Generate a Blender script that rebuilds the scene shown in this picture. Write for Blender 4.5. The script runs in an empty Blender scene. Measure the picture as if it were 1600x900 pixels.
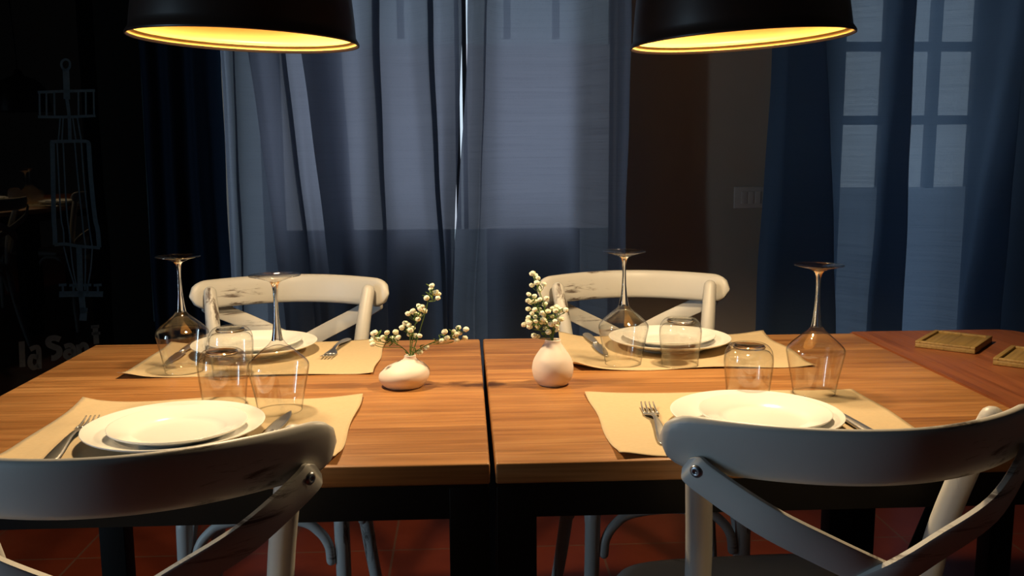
import bpy, bmesh, math, random
from mathutils import Vector, Matrix
random.seed(11)
PI = math.pi
SC = bpy.context.scene
COL = SC.collection

# ------------------------------------------------------------------ camera
cd = bpy.data.cameras.new('camera'); cam = bpy.data.objects.new('camera', cd); COL.objects.link(cam)
cd.sensor_width = 36.0; cd.lens = 1469.47 * 36.0 / 1600.0; cd.clip_start = 0.02
right = Vector((0.9987166713, -0.0503341569, -0.0056109745))
up = Vector((0.0128830306, 0.1453401186, 0.9892978709))
fwd = Vector((0.0489799746, 0.9881005629, -0.1458020559))
M = Matrix((right, up, -fwd)).transposed().to_4x4(); M.translation = Vector((-0.0313, -1.1533, 1.1462))
cam.matrix_world = M
SC.camera = cam

# ------------------------------------------------------------------ light and exposure
SC.view_settings.view_transform = 'Standard'; SC.view_settings.look = 'None'
SC.view_settings.exposure = 0.0; SC.view_settings.gamma = 1.0; SC.view_settings.use_curve_mapping = False
SC.cycles.use_denoising = True
SC.cycles.max_bounces = 10; SC.cycles.transparent_max_bounces = 24
SC.cycles.caustics_reflective = False; SC.cycles.caustics_refractive = False
SC.cycles.sample_clamp_indirect = 4.0
BULB_W = 27.0; BULB_COL = (1.0, 0.74, 0.42)
W = bpy.data.worlds.new('world'); SC.world = W; W.use_nodes = True
W.node_tree.nodes['Background'].inputs[0].default_value = (0.68, 0.84, 1.0, 1)
W.node_tree.nodes['Background'].inputs[1].default_value = 1.0
FROST = .8
def area_light(name, loc, look, sx, sy, power, col):
    l = bpy.data.lights.new(name, 'AREA'); l.shape = 'RECTANGLE'; l.size = sx; l.size_y = sy; l.energy = power; l.color = col
    o = bpy.data.objects.new(name, l); COL.objects.link(o); o.location = loc
    o.rotation_euler = (Vector(look) - Vector(loc)).to_track_quat('-Z', 'Y').to_euler()
    return o
area_light('daylight_left', (-2.76, -0.75, 1.0), (0, 0.1, 0.7), .13, 1.4, 16.0, (0.50, 0.77, 1.0))

# ------------------------------------------------------------------ helpers
def tag(o, label=None, cat=None, group=None, kind=None):
    if label: o['label'] = label
    if cat: o['category'] = cat
    if group: o['group'] = group
    if kind: o['kind'] = kind
    return o
def mesh(name, verts, faces, mat, parent=None, smooth=True, loc=None):
    me = bpy.data.meshes.new(name); me.from_pydata([tuple(v) for v in verts], [], faces); me.update()
    bm = bmesh.new(); bm.from_mesh(me); bmesh.ops.recalc_face_normals(bm, faces=bm.faces); bm.to_mesh(me); bm.free()
    if smooth:
        me.polygons.foreach_set('use_smooth', [True] * len(me.polygons))
    if mat: me.materials.append(mat)
    o = bpy.data.objects.new(name, me); COL.objects.link(o)
    if parent: o.parent = parent
    if loc: o.location = loc
    return o
def from_bm(name, bm, mat, parent=None, smooth=False, angle=None):
    me = bpy.data.meshes.new(name); bmesh.ops.recalc_face_normals(bm, faces=bm.faces); bm.to_mesh(me); bm.free()
    if smooth:
        me.polygons.foreach_set('use_smooth', [True] * len(me.polygons))
        if angle:
            me.set_sharp_from_angle(angle=angle)
    me.materials.append(mat)
    o = bpy.data.objects.new(name, me); COL.objects.link(o)
    if parent: o.parent = parent
    return o
def empty(name, loc=(0, 0, 0), rz=0.0):
    o = bpy.data.objects.new(name, None); COL.objects.link(o); o.location = loc; o.rotation_euler = (0, 0, rz); o.empty_display_size = .05
    return o
def add_box(bm, x0, y0, z0, x1, y1, z1, bev=0.0):
    vs = [bm.verts.new(p) for p in [(x0,y0,z0),(x1,y0,z0),(x1,y1,z0),(x0,y1,z0),(x0,y0,z1),(x1,y0,z1),(x1,y1,z1),(x0,y1,z1)]]
    fs = [bm.faces.new([vs[i] for i in f]) for f in [(0,3,2,1),(4,5,6,7),(0,1,5,4),(1,2,6,5),(2,3,7,6),(3,0,4,7)]]
    if bev > 0:
        es = list({e for f in fs for e in f.edges})
        bmesh.ops.bevel(bm, geom=es, offset=bev, segments=3, affect='EDGES', profile=.5)
def box(name, a, b, mat, parent=None, bev=0.0):
    bm = bmesh.new(); add_box(bm, *a, *b, bev=bev)
    return from_bm(name, bm, mat, parent, smooth=bev > 0, angle=.6)
def catmull(pts, n=8):
    P = [Vector(p) for p in pts]; P = [P[0] * 2 - P[1]] + P + [P[-1] * 2 - P[-2]]; out = []
    for i in range(1, len(P) - 2):
        a, b, c, d = P[i-1], P[i], P[i+1], P[i+2]
        for k in range(n):
            t = k / n
            out.append(.5 * ((2*b) + (c-a)*t + (2*a-5*b+4*c-d)*t*t + (3*b-a-3*c+d)*t**3))
    out.append(P[-2]); return out
def tube_data(pts, rad, seg=12, V=None, F=None, caps=True, flat=1.0):
    V = [] if V is None else V; F = [] if F is None else F
    n = len(pts); base = len(V)
    rad = [rad] * n if isinstance(rad, (int, float)) else rad
    T = [(pts[min(i+1, n-1)] - pts[max(i-1, 0)]).normalized() for i in range(n)]
    N = T[0].orthogonal().normalized()
    for i in range(n):
        N = (N - T[i] * N.dot(T[i])).normalized(); Bn = T[i].cross(N)
        for k in range(seg):
            a = 2 * PI * k / seg
            V.append(pts[i] + N * math.cos(a) * rad[i] + Bn * math.sin(a) * rad[i] * flat)
    for i in range(n - 1):
        for k in range(seg):
            a = base + i*seg + k; b = base + i*seg + (k+1) % seg
            F.append((a, b, b + seg, a + seg))
    if caps:
        F.append(tuple(base + k for k in reversed(range(seg)))); F.append(tuple(base + (n-1)*seg + k for k in range(seg)))
    return V, F
def rounded(pts, r, k=4):
    """round the two ends of a tube: extra rings shrinking to nothing"""
    n = len(pts); rr = [r] * n if isinstance(r, (int, float)) else list(r)
    a = (pts[0] - pts[1]).normalized(); b = (pts[-1] - pts[-2]).normalized()
    pre = []; post = []
    for j in range(k, 0, -1):
        t = j / k * PI / 2 * .97
        pre.append((pts[0] + a * rr[0] * math.sin(t), rr[0] * math.cos(t)))
    for j in range(1, k + 1):
        t = j / k * PI / 2 * .97
        post.append((pts[-1] + b * rr[-1] * math.sin(t), rr[-1] * math.cos(t)))
    return [p for p, _ in pre] + pts + [p for p, _ in post], [q for _, q in pre] + rr + [q for _, q in post]
def tube(name, pts, rad, mat, parent=None, seg=14, n=8, ends=True):
    P = catmull(pts, n) if n else [Vector(p) for p in pts]
    if not isinstance(rad, (int, float)):
        m = len(rad) - 1; R = []
        for i in range(len(P)):
            t = i / (len(P) - 1) * m; j = min(int(t), m - 1); R.append(rad[j] + (rad[j+1] - rad[j]) * (t - j))
        rad = R
    if ends: P, rad = rounded(P, rad)
    V, F = tube_data(P, rad, seg)
    return mesh(name, V, F, mat, parent)
def lathe_data(prof, seg=48, V=None, F=None, off=None, cx=0, cy=0):
    V = [] if V is None else V; F = [] if F is None else F; rings = []
    for i, (r, z) in enumerate(prof):
        ox = off[i] if off else 0.0
        if r < 1e-6:
            rings.append([len(V)]); V.append((cx + ox, cy, z))
        else:
            rings.append(list(range(len(V), len(V) + seg)))
            for k in range(seg):
                a = 2 * PI * k / seg; V.append((cx + ox + r * math.cos(a), cy + r * math.sin(a), z))
    for a, b in zip(rings, rings[1:]):
        for k in range(seg):
            if len(a) == 1 and len(b) == 1: continue
            if len(a) == 1: F.append((a[0], b[(k+1) % seg], b[k]))
            elif len(b) == 1: F.append((a[k], a[(k+1) % seg], b[0]))
            else: F.append((a[k], a[(k+1) % seg], b[(k+1) % seg], b[k]))
    return V, F
def lathe(name, prof, mat, parent=None, seg=48, off=None, loc=None):
    V, F = lathe_data(prof, seg, off=off); return mesh(name, V, F, mat, parent, loc=loc)
def smooth_prof(pr, n=6):
    return [(max(p.x, 0.0), p.y) for p in catmull([(r, z, 0) for r, z in pr], n)]
def copy_tree(o, parent=None):
    c = o.copy(); COL.objects.link(c)
    if parent: c.parent = parent
    for ch in list(o.children): copy_tree(ch, c)
    return c

# ------------------------------------------------------------------ materials
def new_mat(name):
    m = bpy.data.materials.new(name); m.use_nodes = True; nt = m.node_tree; nt.nodes.clear()
    out = nt.nodes.new('ShaderNodeOutputMaterial'); return m, nt, out
def N(nt, typ, **kw):
    n = nt.nodes.new(typ)
    for k, v in kw.items():
        if k.startswith('_'): setattr(n, k[1:], v)
        else: n.inputs[k.replace('__', ' ')].default_value = v
    return n
def ramp(nt, fac, stops):
    r = nt.nodes.new('ShaderNodeValToRGB'); el = r.color_ramp.elements
    while len(el) < len(stops): el.new(.5)
    for e, (p, c) in zip(el, stops): e.position = p; e.color = (*c, 1)
    nt.links.new(fac, r.inputs[0]); return r.outputs[0]
def coords(nt, scale=(1, 1, 1), kind='Object', loc=(0, 0, 0)):
    tc = nt.nodes.new('ShaderNodeTexCoord'); mp = nt.nodes.new('ShaderNodeMapping'); mp.inputs['Scale'].default_value = scale; mp.inputs['Location'].default_value = loc
    nt.links.new(tc.outputs[kind], mp.inputs[0]); return mp.outputs[0]
def noise(nt, vec, scale, detail=3.0, rough=.5, dist=0.0):
    n = nt.nodes.new('ShaderNodeTexNoise'); n.inputs['Scale'].default_value = scale; n.inputs['Detail'].default_value = detail
    n.inputs['Roughness'].default_value = rough; n.inputs['Distortion'].default_value = dist
    nt.links.new(vec, n.inputs['Vector']); return n.outputs[0]
def mixc(nt, fac, a, b, mode='MIX'):
    m = nt.nodes.new('ShaderNodeMix'); m.data_type = 'RGBA'; m.blend_type = mode
    for sock, v in ((m.inputs[0], fac), (m.inputs[6], a), (m.inputs[7], b)):
        if hasattr(v, 'links'): nt.links.new(v, sock)
        elif isinstance(v, (int, float)): sock.default_value = v
        else: sock.default_value = (*v, 1)
    return m.outputs[2]
def bump(nt, h, strength, dist):
    b = nt.nodes.new('ShaderNodeBump'); b.inputs['Strength'].default_value = strength; b.inputs['Distance'].default_value = dist
    nt.links.new(h, b.inputs['Height']); return b.outputs[0]
def principled(nt, out, color, rough=.5, metal=0.0, normal=None, spec=.5, **kw):
    p = nt.nodes.new('ShaderNodeBsdfPrincipled')
    if hasattr(color, 'links'): nt.links.new(color, p.inputs['Base Color'])
    else: p.inputs['Base Color'].default_value = (*color, 1)
    if hasattr(rough, 'links'): nt.links.new(rough, p.inputs['Roughness'])
    else: p.inputs['Roughness'].default_value = rough
    p.inputs['Metallic'].default_value = metal; p.inputs['Specular IOR Level'].default_value = spec
    if normal: nt.links.new(normal, p.inputs['Normal'])
    for k, v in kw.items(): p.inputs[k.replace('__', ' ')].default_value = v
    nt.links.new(p.outputs[0], out.inputs[0]); return p
def simple(name, color, rough=.5, metal=0.0, nscale=40, var=.08, bstr=.05, spec=.5, **kw):
    m, nt, out = new_mat(name); v = coords(nt)
    f = noise(nt, v, nscale, 4)
    c = mixc(nt, f, tuple(x * (1 - var) for x in color), tuple(min(1, x * (1 + var)) for x in color))
    principled(nt, out, c, rough, metal, bump(nt, f, bstr, .002), spec, **kw); return m

def wood(name, along='x', tones=((.28, .11, .032), (.52, .25, .085), (.66, .36, .14)), plank=.117, rough=.36):
    m, nt, out = new_mat(name)
    sx = (1, 1, 1) if along == 'x' else (1, 1, 1)
    tc = nt.nodes.new('ShaderNodeTexCoord'); sep = nt.nodes.new('ShaderNodeSeparateXYZ'); nt.links.new(tc.outputs['Object'], sep.inputs[0])
    a, b = (sep.outputs[0], sep.outputs[1]) if along == 'x' else (sep.outputs[1], sep.outputs[0])
    dv = nt.nodes.new('ShaderNodeMath'); dv.operation = 'DIVIDE'; dv.inputs[1].default_value = plank; nt.links.new(b, dv.inputs[0])
    fl = nt.nodes.new('ShaderNodeMath'); fl.operation = 'FLOOR'; nt.links.new(dv.outputs[0], fl.inputs[0])
    wn = nt.nodes.new('ShaderNodeTexWhiteNoise'); wn.noise_dimensions = '1D'; nt.links.new(fl.outputs[0], wn.inputs['W'])
    # plank-shifted coordinates
    mu = nt.nodes.new('ShaderNodeMath'); mu.operation = 'MULTIPLY_ADD'; mu.inputs[1].default_value = 7.3; nt.links.new(wn.outputs[0], mu.inputs[0]); nt.links.new(a, mu.inputs[2])
    cb = nt.nodes.new('ShaderNodeCombineXYZ'); nt.links.new(mu.outputs[0], cb.inputs[0]); nt.links.new(b, cb.inputs[1]); nt.links.new(sep.outputs[2], cb.inputs[2])
    mp = nt.nodes.new('ShaderNodeMapping'); mp.inputs['Scale'].default_value = (2.4, 36, 36); nt.links.new(cb.outputs[0], mp.inputs[0])
    g1 = noise(nt, mp.outputs[0], 1.0, 5, .6, .9)
    mp2 = nt.nodes.new('ShaderNodeMapping'); mp2.inputs['Scale'].default_value = (5, 190, 190); nt.links.new(cb.outputs[0], mp2.inputs[0])
    g2 = noise(nt, mp2.outputs[0], 1.0, 3, .5)
    mp3 = nt.nodes.new('ShaderNodeMapping'); mp3.inputs['Scale'].default_value = (3.5, 5, 5); nt.links.new(cb.outputs[0], mp3.inputs[0])
    g3 = noise(nt, mp3.outputs[0], 1.0, 2, .5)
    c = ramp(nt, g1, [(.18, tones[0]), (.5, tones[1]), (.84, tones[2])])
    fine = ramp(nt, g2, [(.3, (.62, .58, .52)), (.62, (1, 1, 1))])
    c = mixc(nt, .75, c, fine, 'MULTIPLY')
    tone = ramp(nt, g3, [(.3, (.68, .62, .56)), (.65, (1.0, 1.0, 1.0))])
    c = mixc(nt, .8, c, tone, 'MULTIPLY')
    pt = ramp(nt, wn.outputs[0], [(0, (.76, .72, .68)), (1, (1, 1, 1))])
    c = mixc(nt, .8, c, pt, 'MULTIPLY')
    # dark plank joints
    fr = nt.nodes.new('ShaderNodeMath'); fr.operation = 'FRACT'; nt.links.new(dv.outputs[0], fr.inputs[0])
    jn = ramp(nt, fr.outputs[0], [(0.0, (.55, .5, .45)), (.02, (1, 1, 1))])
    c = mixc(nt, .6, c, jn, 'MULTIPLY')
    r = nt.nodes.new('ShaderNodeMapRange'); r.inputs[3].default_value = rough - .05; r.inputs[4].default_value = rough + .15; nt.links.new(g1, r.inputs[0])
    principled(nt, out, c, r.outputs[0], normal=bump(nt, g2, .12, .001)); return m

def paint_white(upright=False):
    m, nt, out = new_mat('distressed_white_paint')
    v = coords(nt); f = noise(nt, v, 6, 4, .6)
    base = mixc(nt, f, (.52, .50, .46), (.66, .64, .60))
    # hairline wear marks running along the grain
    v2 = coords(nt, (42, 42, 5) if upright else (5, 5, 42)); s = noise(nt, v2, 1.6, 6, .72, .6)
    v3 = coords(nt, (1, 1, 1), loc=(3, 1, 2)); p = noise(nt, v3, 5.5, 2, .5)
    a = nt.nodes.new('ShaderNodeMath'); a.operation = 'MULTIPLY'; nt.links.new(s, a.inputs[0]); nt.links.new(p, a.inputs[1])
    w = ramp(nt, a.outputs[0], [(.345, (0, 0, 0)), (.41, (1, 1, 1))])
    c = mixc(nt, w, base, (.13, .10, .085))
    principled(nt, out, c, .42, normal=bump(nt, f, .08, .002)); return m

def fabric(name, col, through, clear=.07):
    m, nt, out = new_mat(name)
    v = coords(nt, (3, 3, 260)); f = noise(nt, v, 1.0, 3, .6)
    v2 = coords(nt, (500, 500, 500)); f2 = noise(nt, v2, 1.0, 2, .5)
    ad = nt.nodes.new('ShaderNodeMath'); ad.operation = 'ADD'; nt.links.new(f, ad.inputs[0]); nt.links.new(f2, ad.inputs[1])
    w = ramp(nt, ad.outputs[0], [(.0, (0, 0, 0)), (1.0, (1, 1, 1))])
    nrm = bump(nt, ad.outputs[0], .25, .0008)
    cd_ = mixc(nt, w, tuple(x * .75 for x in col), tuple(x * 1.2 for x in col)); ct = mixc(nt, w, tuple(x * .7 for x in through), tuple(min(1, x * 1.25) for x in through))
    d = nt.nodes.new('ShaderNodeBsdfDiffuse'); t = nt.nodes.new('ShaderNodeBsdfTranslucent'); tr = nt.nodes.new('ShaderNodeBsdfTransparent')
    nt.links.new(cd_, d.inputs[0]); nt.links.new(ct, t.inputs[0]); nt.links.new(nrm, d.inputs['Normal']); nt.links.new(nrm, t.inputs['Normal'])
    m1 = nt.nodes.new('ShaderNodeMixShader'); m1.inputs[0].default_value = .5; nt.links.new(d.outputs[0], m1.inputs[1]); nt.links.new(t.outputs[0], m1.inputs[2])
    m2 = nt.nodes.new('ShaderNodeMixShader'); nt.links.new(m1.outputs[0], m2.inputs[1]); nt.links.new(tr.outputs[0], m2.inputs[2])
    k = nt.nodes.new('ShaderNodeMapRange'); k.inputs[3].default_value = clear * .65; k.inputs[4].default_value = clear * 1.35; k.inputs[1].default_value = .7; k.inputs[2].default_value = 1.3
    nt.links.new(ad.outputs[0], k.inputs[0]); nt.links.new(k.outputs[0], m2.inputs[0])
    nt.links.new(m2.outputs[0], out.inputs[0]); return m

def thin_glass(name, tint=(.985, .985, .98), edge=(.62, .62, .60), f0=.045, rough=0.0):
    m, nt, out = new_mat(name)
    lw = nt.nodes.new('ShaderNodeLayerWeight'); lw.inputs[0].default_value = .5
    c = ramp(nt, lw.outputs['Facing'], [(.0, tint), (.72, tint), (.97, edge)])
    tr = nt.nodes.new('ShaderNodeBsdfTransparent'); nt.links.new(c, tr.inputs[0])
    gl = nt.nodes.new('ShaderNodeBsdfGlossy'); gl.inputs['Roughness'].default_value = rough
    pw = nt.nodes.new('ShaderNodeMath'); pw.operation = 'POWER'; pw.inputs[1].default_value = 4.5; nt.links.new(lw.outputs['Facing'], pw.inputs[0])
    fr = nt.nodes.new('ShaderNodeMapRange'); fr.inputs[3].default_value = f0; fr.inputs[4].default_value = .6; nt.links.new(pw.outputs[0], fr.inputs[0])
    mx = nt.nodes.new('ShaderNodeMixShader'); nt.links.new(fr.outputs[0], mx.inputs[0]); nt.links.new(tr.outputs[0], mx.inputs[1]); nt.links.new(gl.outputs[0], mx.inputs[2])
    nt.links.new(mx.outputs[0], out.inputs[0]); return m
def solid_glass(name):
    m, nt, out = new_mat(name)
    g = nt.nodes.new('ShaderNodeBsdfGlass'); g.inputs['IOR'].default_value = 1.5; g.inputs['Roughness'].default_value = 0.0
    nt.links.new(g.outputs[0], out.inputs[0]); return m

def tiles(name):
    m, nt, out = new_mat(name)
    v = coords(nt, loc=(-.05, .055, 0))
    br = nt.nodes.new('ShaderNodeTexBrick'); br.offset = 0.0; br.inputs['Scale'].default_value = 1.0; br.inputs['Brick Width'].default_value = .3; br.inputs['Row Height'].default_value = .3
    br.inputs['Mortar Size'].default_value = .0035; br.inputs['Color1'].default_value = (.17, .027, .009, 1); br.inputs['Color2'].default_value = (.21, .036, .013, 1); br.inputs['Mortar'].default_value = (.17, .075, .045, 1)
    nt.links.new(v, br.inputs[0]); f = noise(nt, v, 9, 5, .6)
    c = mixc(nt, .5, br.outputs[0], ramp(nt, f, [(.3, (.6, .5, .45)), (.7, (1, 1, 1))]), 'MULTIPLY')
    principled(nt, out, c, .34, normal=bump(nt, br.outputs[1], -.3, .002)); return m
def plaster(name, color, var=.12, rough=.85):
    m, nt, out = new_mat(name); v = coords(nt); f = noise(nt, v, 2.2, 5, .6); g = noise(nt, v, 70, 3)
    c = mixc(nt, f, tuple(x * (1 - var) for x in color), tuple(x * (1 + var) for x in color))
    principled(nt, out, c, rough, normal=bump(nt, g, .15, .003)); return m
def emit(name, color, strength, var=.0):
    m, nt, out = new_mat(name); e = nt.nodes.new('ShaderNodeEmission'); v = coords(nt, (.3, .3, 26)); f = noise(nt, v, 1.0, 3)
    c = mixc(nt, f, tuple(x * (1 - var) for x in color), color); nt.links.new(c, e.inputs[0]); e.inputs[1].default_value = strength
    nt.links.new(e.outputs[0], out.inputs[0]); return m

M_WOOD = wood('stained_table_wood'); M_WOOD2 = wood('reddish_table_wood', 'y', ((.22, .07, .024), (.36, .12, .045), (.44, .17, .065)), plank=.125)
M_TRAY = wood('tray_wood', 'x', ((.26, .17, .05), (.40, .27, .085), (.48, .33, .12)), plank=.3, rough=.5)
M_BLACK = simple('black_lacquer', (.006, .005, .004), .6, spec=.2)
M_PAINT = paint_white(); M_PAINT_UP = paint_white(True)
M_CURTAIN = fabric('blue_curtain_linen', (.075, .083, .10), (.33, .36, .44), .05)
M_CURTAIN2 = fabric('deep_blue_curtain_linen', (.085, .13, .20), (.24, .32, .44), .085)
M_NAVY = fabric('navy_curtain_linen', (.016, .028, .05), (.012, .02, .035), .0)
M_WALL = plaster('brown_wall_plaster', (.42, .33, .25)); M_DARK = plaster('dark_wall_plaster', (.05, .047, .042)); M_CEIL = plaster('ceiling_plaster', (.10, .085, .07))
M_FLOOR = tiles('terracotta_tiles')
M_FRAME = simple('window_frame_paint', (.10, .11, .12), .5)
M_PANE = thin_glass('window_pane_glass', (.95, .97, .97), (.7, .75, .75))
M_FROST = emit('frosted_pane_daylight', (.74, .84, 1.0), FROST, .25)
M_BOWL = thin_glass('wine_glass_bowl', (.985, .985, .975), (.42, .42, .40), .075)
M_FOOT = thin_glass('wine_glass_foot', (.97, .97, .96), (.55, .55, .53), .16, .04)
M_STEM = solid_glass('wine_glass_stem')
M_TUMB = thin_glass('tumbler_glass', (.975, .975, .965), (.34, .34, .32), .07)
M_PLATE = simple('white_porcelain', (.86, .85, .81), .16, nscale=3, var=.01, bstr=.0)
M_VASE = simple('matt_white_ceramic', (.80, .70, .63), .55, nscale=12, var=.03, bstr=.03)
M_STEEL = simple('brushed_steel', (.70, .68, .64), .34, 1.0, nscale=60, var=.05, bstr=.02)
M_SCREW = simple('zinc_screw', (.35, .36, .38), .35, 1.0)
M_SHADE = simple('brown_black_enamel', (.020, .011, .008), .38, nscale=14, var=.3)
M_INNER = simple('cream_gold_enamel', (.80, .50, .14), .38, nscale=14, var=.03)
M_CORD = simple('black_cord', (.01, .01, .01), .6)
M_GREEN = simple('green_stem', (.10, .19, .035), .6, nscale=90, var=.3)
M_PETAL = simple('white_petals', (.90, .92, .72), .7, nscale=400, var=.07, bstr=.2)
M_SWITCH = simple('grey_switch_plastic', (.58, .48, .40), .4)
M_CHALK = simple('pale_chalk_marker', (.10, .17, .21), .8, nscale=80, var=.3)
M_CHALKB = simple('brownish_chalk_marker', (.13, .13, .12), .8, nscale=80, var=.3)
def darkglass():
    m, nt, out = new_mat('dark_glass'); v = coords(nt); f = noise(nt, v, 3, 3)
    c = mixc(nt, f, (.0025, .003, .0035), (.005, .006, .007)); principled(nt, out, c, .015, spec=.5, IOR=1.5); return m
M_DGLASS = darkglass()
def kraft():
    m, nt, out = new_mat('tan_paper'); v = coords(nt); f = noise(nt, v, 130, 4, .6); g = noise(nt, coords(nt, (9, 1.2, 1)), 1.4, 3)
    c = mixc(nt, f, (.52, .40, .24), (.60, .47, .29)); principled(nt, out, c, .75, normal=bump(nt, g, .4, .01), spec=.3); return m
M_MAT = kraft()
RIGGING = [(0.008, [(-0.061, 0.473), (-0.064, 0.462), (-0.071, 0.455), (-0.08, 0.453), (-0.087, 0.457), (-0.091, 0.466), (-0.091, 0.476), (-0.086, 0.485), (-0.077, 0.49), (-0.069, 0.489), (-0.063, 0.483), (-0.061, 0.473)]), (0.022, [(-0.077, 0.457), (-0.078, 0.413), (-0.081, 0.346)]), (0.012, [(-0.081, 0.353), (-0.077, 0.285), (-0.08, 0.197)]), (0.01, [(-0.178, 0.368), (-0.081, 0.375), (0.02, 0.381)]), (0.01, [(-0.183, 0.28), (-0.087, 0.281), (0.016, 0.287)]), (0.006, [(-0.172, 0.371), (-0.177, 0.281)]), (0.006, [(-0.149, 0.372), (-0.154, 0.282)]), (0.006, [(-0.122, 0.373), (-0.127, 0.282)]), (0.006, [(-0.039, 0.375), (-0.044, 0.284)]), (0.006, [(-0.013, 0.376), (-0.018, 0.284)]), (0.006, [(0.015, 0.377), (0.011, 0.285)]), (0.012, [(-0.147, 0.19), (-0.08, 0.192), (-0.022, 0.191), (-0.013, 0.18)]), (0.016, [(-0.141, 0.19), (-0.148, 0.047), (-0.155, -0.09), (-0.155, -0.138), (-0.157, -0.193)]), (0.012, [(-0.16, -0.192), (-0.12, -0.192), (-0.082, -0.202), (0.001, -0.215)]), (0.016, [(-0.015, 0.186), (-0.015, 0.044), (-0.01, -0.097), (-0.003, -0.147), (-0.002, -0.213)]), (0.005, [(-0.125, 0.19), (-0.128, 0.047), (-0.13, -0.091), (-0.125, -0.14), (-0.126, -0.195)]), (0.005, [(-0.104, 0.19), (-0.108, 0.012), (-0.108, -0.092), (-0.105, -0.141), (-0.104, -0.196)]), (0.005, [(-0.064, 0.19), (-0.061, 0.031), (-0.056, -0.095), (-0.055, -0.144), (-0.051, -0.203)]), (0.005, [(-0.041, 0.19), (-0.04, 0.031), (-0.035, -0.096), (-0.032, -0.145), (-0.027, -0.205)]), (0.005, [(-0.108, 0.278), (-0.12, 0.193)]), (0.005, [(-0.098, 0.278), (-0.108, 0.193)]), (0.005, [(-0.065, 0.279), (-0.059, 0.193)]), (0.005, [(-0.049, 0.279), (-0.04, 0.193)]), (0.005, [(-0.128, -0.201), (-0.114, -0.284), (-0.098, -0.361)]), (0.005, [(-0.104, -0.203), (-0.101, -0.285), (-0.091, -0.371)]), (0.005, [(-0.052, -0.21), (-0.057, -0.295), (-0.064, -0.374)]), (0.005, [(-0.027, -0.215), (-0.037, -0.29), (-0.05, -0.349)]), (0.02, [(-0.074, -0.205), (-0.077, -0.293), (-0.081, -0.395)]), (0.022, [(-0.156, -0.381), (-0.078, -0.387), (0.001, -0.396)]), (0.01, [(-0.155, -0.346), (-0.128, -0.347)]), (0.008, [(-0.141, -0.347), (-0.142, -0.379)]), (0.01, [(-0.118, -0.35), (-0.09, -0.351)]), (0.008, [(-0.104, -0.35), (-0.105, -0.383)]), (0.01, [(-0.068, -0.354), (-0.04, -0.356)]), (0.008, [(-0.054, -0.355), (-0.055, -0.388)]), (0.01, [(-0.031, -0.358), (-0.002, -0.359)]), (0.008, [(-0.016, -0.358), (-0.017, -0.392)]), (0.022, [(-0.077, -0.396), (-0.076, -0.439), (-0.076, -0.463)]), (0.05, [(-0.088, -0.465), (-0.062, -0.469)])]
LETTERS = [(0.02, [(-0.296, -0.545), (-0.3, -0.642)]), (0.018, [(-0.27, -0.579), (-0.25, -0.573), (-0.241, -0.585), (-0.244, -0.658)]), (0.018, [(-0.244, -0.614), (-0.265, -0.606), (-0.274, -0.629), (-0.264, -0.651), (-0.245, -0.643)]), (0.022, [(-0.164, -0.555), (-0.183, -0.546), (-0.203, -0.55), (-0.204, -0.568), (-0.188, -0.58), (-0.172, -0.59), (-0.171, -0.609), (-0.186, -0.622), (-0.2, -0.622)]), (0.018, [(-0.151, -0.584), (-0.131, -0.581), (-0.12, -0.595), (-0.119, -0.632)]), (0.018, [(-0.12, -0.609), (-0.14, -0.602), (-0.15, -0.616), (-0.14, -0.631), (-0.123, -0.626)]), (0.018, [(-0.101, -0.582), (-0.099, -0.624)]), (0.018, [(-0.099, -0.597), (-0.085, -0.584), (-0.073, -0.594), (-0.072, -0.621)]), (0.02, [(-0.036, -0.519), (-0.035, -0.589)]), (0.012, [(-0.051, -0.52), (-0.021, -0.521)]), (0.012, [(-0.05, -0.547), (-0.019, -0.548)])]
FRAME_LINES = [(0.006, [(0.196, 0.555), (0.193, 0.027), (0.19, -0.526)]), (0.006, [(0.212, 0.556), (0.21, 0.026), (0.208, -0.528)])]
BLOOMS_SQUAT = [[(-0.088, 0.405, 0.922), (-0.09, 0.413, 0.915), (-0.081, 0.408, 0.911), (-0.084, 0.415, 0.908), (-0.077, 0.416, 0.906), (-0.097, 0.4, 0.902), (-0.078, 0.398, 0.902)], [(-0.111, 0.421, 0.885), (-0.104, 0.405, 0.887), (-0.108, 0.405, 0.883), (-0.102, 0.426, 0.876), (-0.121, 0.411, 0.878), (-0.118, 0.421, 0.873), (-0.129, 0.411, 0.874), (-0.111, 0.416, 0.871), (-0.112, 0.402, 0.866)], [(-0.134, 0.416, 0.857), (-0.131, 0.422, 0.854), (-0.128, 0.413, 0.854), (-0.14, 0.419, 0.849), (-0.122, 0.417, 0.848), (-0.125, 0.4, 0.848), (-0.128, 0.419, 0.837), (-0.118, 0.415, 0.836), (-0.11, 0.406, 0.837)], [(-0.184, 0.399, 0.845), (-0.19, 0.422, 0.839), (-0.165, 0.411, 0.842), (-0.173, 0.418, 0.833), (-0.189, 0.423, 0.831), (-0.192, 0.418, 0.827), (-0.181, 0.424, 0.828), (-0.189, 0.409, 0.823), (-0.151, 0.42, 0.841), (-0.146, 0.41, 0.834), (-0.157, 0.424, 0.83), (-0.154, 0.423, 0.827)], [(-0.068, 0.401, 0.844), (-0.073, 0.402, 0.829), (-0.064, 0.404, 0.833), (-0.045, 0.425, 0.846), (-0.032, 0.41, 0.846), (-0.034, 0.416, 0.83), (-0.048, 0.406, 0.839), (-0.043, 0.412, 0.839), (-0.053, 0.409, 0.843), (-0.048, 0.408, 0.828), (-0.05, 0.414, 0.834)], [(-0.099, 0.414, 0.815), (-0.111, 0.423, 0.805), (-0.125, 0.417, 0.8), (-0.131, 0.424, 0.789)]]
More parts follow.
